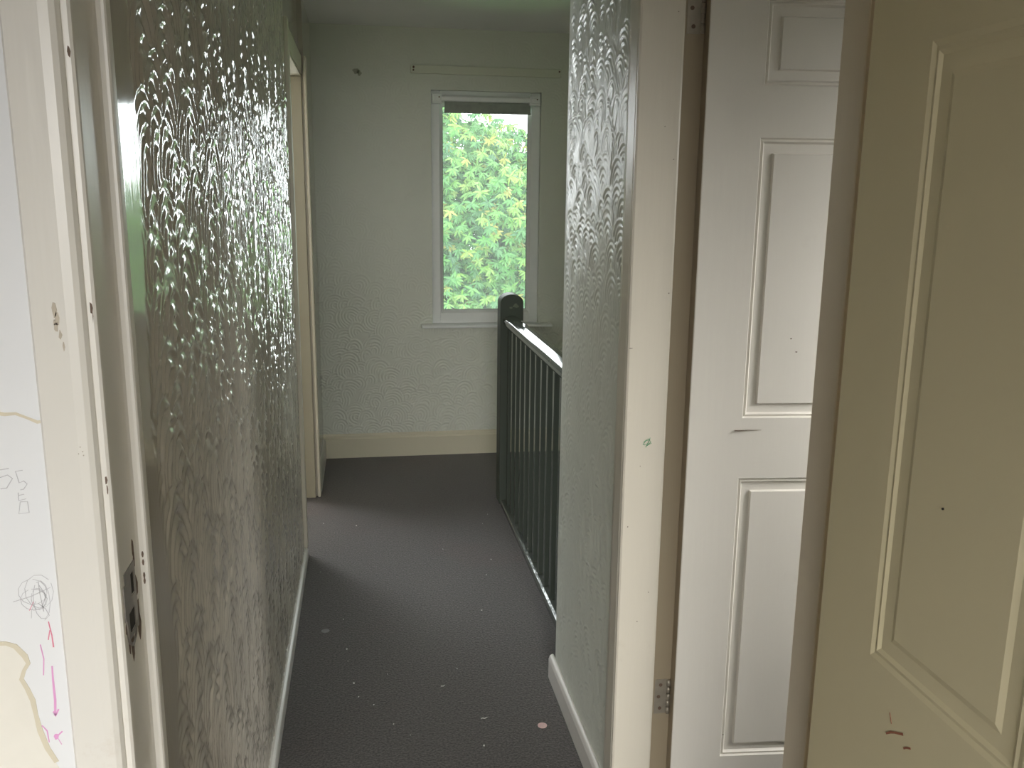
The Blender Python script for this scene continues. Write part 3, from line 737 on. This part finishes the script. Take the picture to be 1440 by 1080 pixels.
def chestnut(name, base, clumps, label, n_ros, seed, leaf=.17):
    rng = np.random.default_rng(seed)
    T = empty(name, base); tag(T, label, 'tree')
    tb = MB(); H0 = 3.2
    tb.tube([(0,0,0),(.05,.02,H0*.4),(.0,.05,H0*.8),(.06,.0,H0*1.5)], .20, 12, [1.25,1,.85,.5])
    for (cx_, cy_, cz_, rx, ry, rz) in clumps:
        e = Vector((cx_, cy_, cz_)); s = Vector((.02, .03, min(H0*1.2, max(1.2, cz_*.55)))); mid = (s+e)/2+Vector((0,0,.25))
        tb.tube([s, mid, e], .07, 7, [1,.7,.35])
        for k in range(5):
            a = Vector((rng.normal(), rng.normal(), rng.normal()*.6)).normalized(); tb.tube([mid.lerp(e, .5), e+Vector((a.x*rx*.7, a.y*ry*.7, a.z*rz*.7))], .025, 5, [1,.3])
    tr = tb.build('trunk', M['bark'], T)
    # lanceolate leaf folded along its midrib, 7-9 drooping leaves to a rosette
    prof = [(0,.0),(.22,.11),(.55,.13),(.82,.07),(1,0)]
    lv, lf = [], []
    for t, w in prof: lv += [(t, -w, .035*(w>0)), (t, 0, 0), (t, w, .035*(w>0))]
    for i in range(len(prof)-1):
        a = i*3; lf += [(a, a+3, a+4, a+1), (a+1, a+4, a+5, a+2)]
    lv = np.array(lv); lv[:,2] -= .22*lv[:,0]**2; lf = np.array(lf)
    V_, F_, C_ = [], [], []
    vol = np.array([c[3]*c[5] for c in clumps]); pick = rng.choice(len(clumps), n_ros, p=vol/vol.sum())
    off = 0
    for ci in pick:
        c = clumps[ci]
        d = rng.normal(size=3); d /= np.linalg.norm(d); d[1] = -abs(d[1]) if rng.random() < .75 else d[1]
        rad = rng.uniform(.60, 1.03)
        p = np.array(c[:3]) + d*np.array(c[3:])*rad
        up = d*np.array([.55,.8,.25]) + np.array([0,-.25,.45]) + rng.normal(size=3)*.25; up /= np.linalg.norm(up)
        xa = np.cross(up, [0.3,.1,1.]); xa /= np.linalg.norm(xa); ya = np.cross(up, xa)
        k = rng.integers(6, 10); a0 = rng.uniform(0, 6); tone = np.clip(rng.normal(.40, .22) + (.38 if rng.random() < .13 else 0), 0, 1)
        for j in range(k):
            a = a0 + 2*PI*j/k + rng.normal()*.2
            dirv = (xa*math.cos(a)+ya*math.sin(a))*.93 + up*rng.uniform(-.1, .55); dirv[2] -= .7; dirv /= np.linalg.norm(dirv)
            side = np.cross(up, dirv); side /= np.linalg.norm(side); nr = np.cross(dirv, side)
            L = leaf*rng.uniform(.7, 1.2)
            V_.append(p + L*(lv[:, :1]*dirv + lv[:, 1:2]*side + lv[:, 2:]*nr)); F_.append(lf+off); off += len(lv)
            C_.append(np.full(len(lv), np.clip(tone+rng.normal()*.07, 0, 1)))
    co = np.vstack(V_).astype(np.float32); q = np.vstack(F_).astype(np.int32); tint = np.concatenate(C_).astype(np.float32)
    me = bpy.data.meshes.new('foliage')
    me.vertices.add(len(co)); me.vertices.foreach_set('co', co.ravel())
    me.loops.add(q.size); me.loops.foreach_set('vertex_index', q.ravel())
    me.polygons.add(len(q)); me.polygons.foreach_set('loop_start', np.arange(len(q), dtype=np.int32)*4)
    me.polygons.foreach_set('loop_total', np.full(len(q), 4, np.int32)); me.polygons.foreach_set('use_smooth', np.ones(len(q), bool))
    me.update(calc_edges=True)
    at = me.attributes.new('tint', 'FLOAT', 'POINT'); at.data.foreach_set('value', tint)
    me.materials.append(M['leaves'])
    fo_ = bpy.data.objects.new('foliage', me); COL.objects.link(fo_); fo_.parent = T
    return T
chestnut('chestnut_tree', (.9, 15.8, -3.0), [(.2,-.2,5.0,1.5,1.3,1.2),(.9,-.6,4.0,1.5,1.3,1.2),(-.4,-.3,3.6,1.5,1.2,1.3),(1.5,-.2,3.3,1.4,1.2,1.1),(.3,-.8,2.7,1.6,1.2,1.0),
          (1.5,-.5,2.2,1.4,1.1,.9),(2.2,.2,3.8,1.1,.9,.9),(-.9,.3,4.8,1.2,1.0,1.1),(2.6,.2,2.6,1.0,.9,.8),(-.3,.2,5.9,1.2,1.0,.9),(1.0,.4,5.0,1.0,.9,.9),(1.65,.3,5.35,.62,.5,.42),(1.7,.6,4.6,.9,.8,.8),(2.9,.8,3.5,.9,.8,.8),(1.2,1.2,3.2,2.4,.6,1.8)],
         'dense chestnut tree with long green leaves outside the landing window', 9800, 3, leaf=.135)

# ------------------------------------------------------------------ light
w = bpy.data.worlds.new('overcast_sky'); SC.world = w; w.use_nodes = True
nt = w.node_tree; nt.nodes.clear()
wo = N(nt, 'ShaderNodeOutputWorld'); bg = N(nt, 'ShaderNodeBackground'); bg.inputs['Strength'].default_value = 7.0
tc = N(nt, 'ShaderNodeTexCoord'); sep = N(nt, 'ShaderNodeSeparateXYZ'); lk(nt, tc.outputs['Generated'], sep.inputs[0])
rp = N(nt, 'ShaderNodeValToRGB'); rp.color_ramp.elements[0].position = .30; rp.color_ramp.elements[0].color = (.62,.68,.72,1)
rp.color_ramp.elements[1].position = 1.0; rp.color_ramp.elements[1].color = (1,1,1,1)
x_ = rp.color_ramp.elements.new(.52); x_.color = (.90,.95,1,1)
ma = N(nt, 'ShaderNodeMath', _operation='MULTIPLY_ADD'); ma.inputs[1].default_value = .5; ma.inputs[2].default_value = .5
lk(nt, sep.outputs['Z'], ma.inputs[0]); lk(nt, ma.outputs[0], rp.inputs['Fac']); lk(nt, rp.outputs['Color'], bg.inputs['Color']); lk(nt, bg.outputs[0], wo.inputs[0])

def daylight(name, loc, target, sx, sy, energy, col=(1,1,1), spread=180):
    l = bpy.data.lights.new(name, 'AREA'); l.shape = 'RECTANGLE'; l.size = sx; l.size_y = sy; l.energy = energy; l.color = col; l.spread = math.radians(spread)
    o = bpy.data.objects.new(name, l); COL.objects.link(o); o.location = loc
    o.rotation_euler = (Vector(target)-Vector(loc)).to_track_quat('-Z', 'Z').to_euler()
    return o
# unseen lamp added at the solid back wall, standing for an assumed bedroom window
daylight('assumed_window_lamp_bedroom', (-.38, -2.97, 1.48), (-.38, 1, -.90), 1.8, 1.2, 42, (1,.985,.95), 74)
# lamp added inside the closed left room, lighting as an assumed window would
daylight('assumed_window_lamp_left_room', (-.95, FAR-.03, 1.50), (-.15, 3.6, .9), .85, 1.1, 42, (.93,.98,1))
# unseen lamp added against the side bedroom wall to brighten its open door
daylight('side_bedroom_fill', (1.95, 1.06, 1.45), (1.2, 1.9, .65), .8, 1.1, 10.5, (1,.98,.95), 86)
# the sky seen through the landing window
pl = daylight('daylight_landing_window', (.69, FAR+.19, 1.42), (.69, 3.0, 1.0), .60, 1.25, 1, (1,1,1))
pl.data.cycles.is_portal = True

# ------------------------------------------------------------------ camera (solved from the picture's vanishing points)
cd = bpy.data.cameras.new('camera'); cam = bpy.data.objects.new('camera', cd); COL.objects.link(cam)
cd.sensor_fit = 'HORIZONTAL'; cd.sensor_width = 36.0; cd.lens = 1255/1440*36; cd.clip_start = .02; cd.clip_end = 200
yaw, pitch, roll = .1655, .2087, .0110
fwd = Vector((math.sin(yaw)*math.cos(pitch), math.cos(yaw)*math.cos(pitch), -math.sin(pitch)))
rt_ = Vector((math.cos(yaw), -math.sin(yaw), 0)); up_ = rt_.cross(fwd)
r_ = rt_*math.cos(roll)+up_*math.sin(roll); u_ = r_.cross(fwd)
mw = Matrix(((r_.x,u_.x,-fwd.x,0),(r_.y,u_.y,-fwd.y,0),(r_.z,u_.z,-fwd.z,1.5),(0,0,0,1)))
cam.matrix_world = mw
SC.camera = cam

SC.view_settings.view_transform = 'Standard'; SC.view_settings.look = 'None'
SC.view_settings.exposure = 0.85; SC.view_settings.gamma = 1.0; SC.view_settings.use_curve_mapping = False
SC.cycles.use_denoising = True
SC.cycles.max_bounces = 10; SC.cycles.diffuse_bounces = 6; SC.cycles.transparent_max_bounces = 12
SC.cycles.sample_clamp_indirect = 6.0
SC.cycles.caustics_reflective = False; SC.cycles.caustics_refractive = False
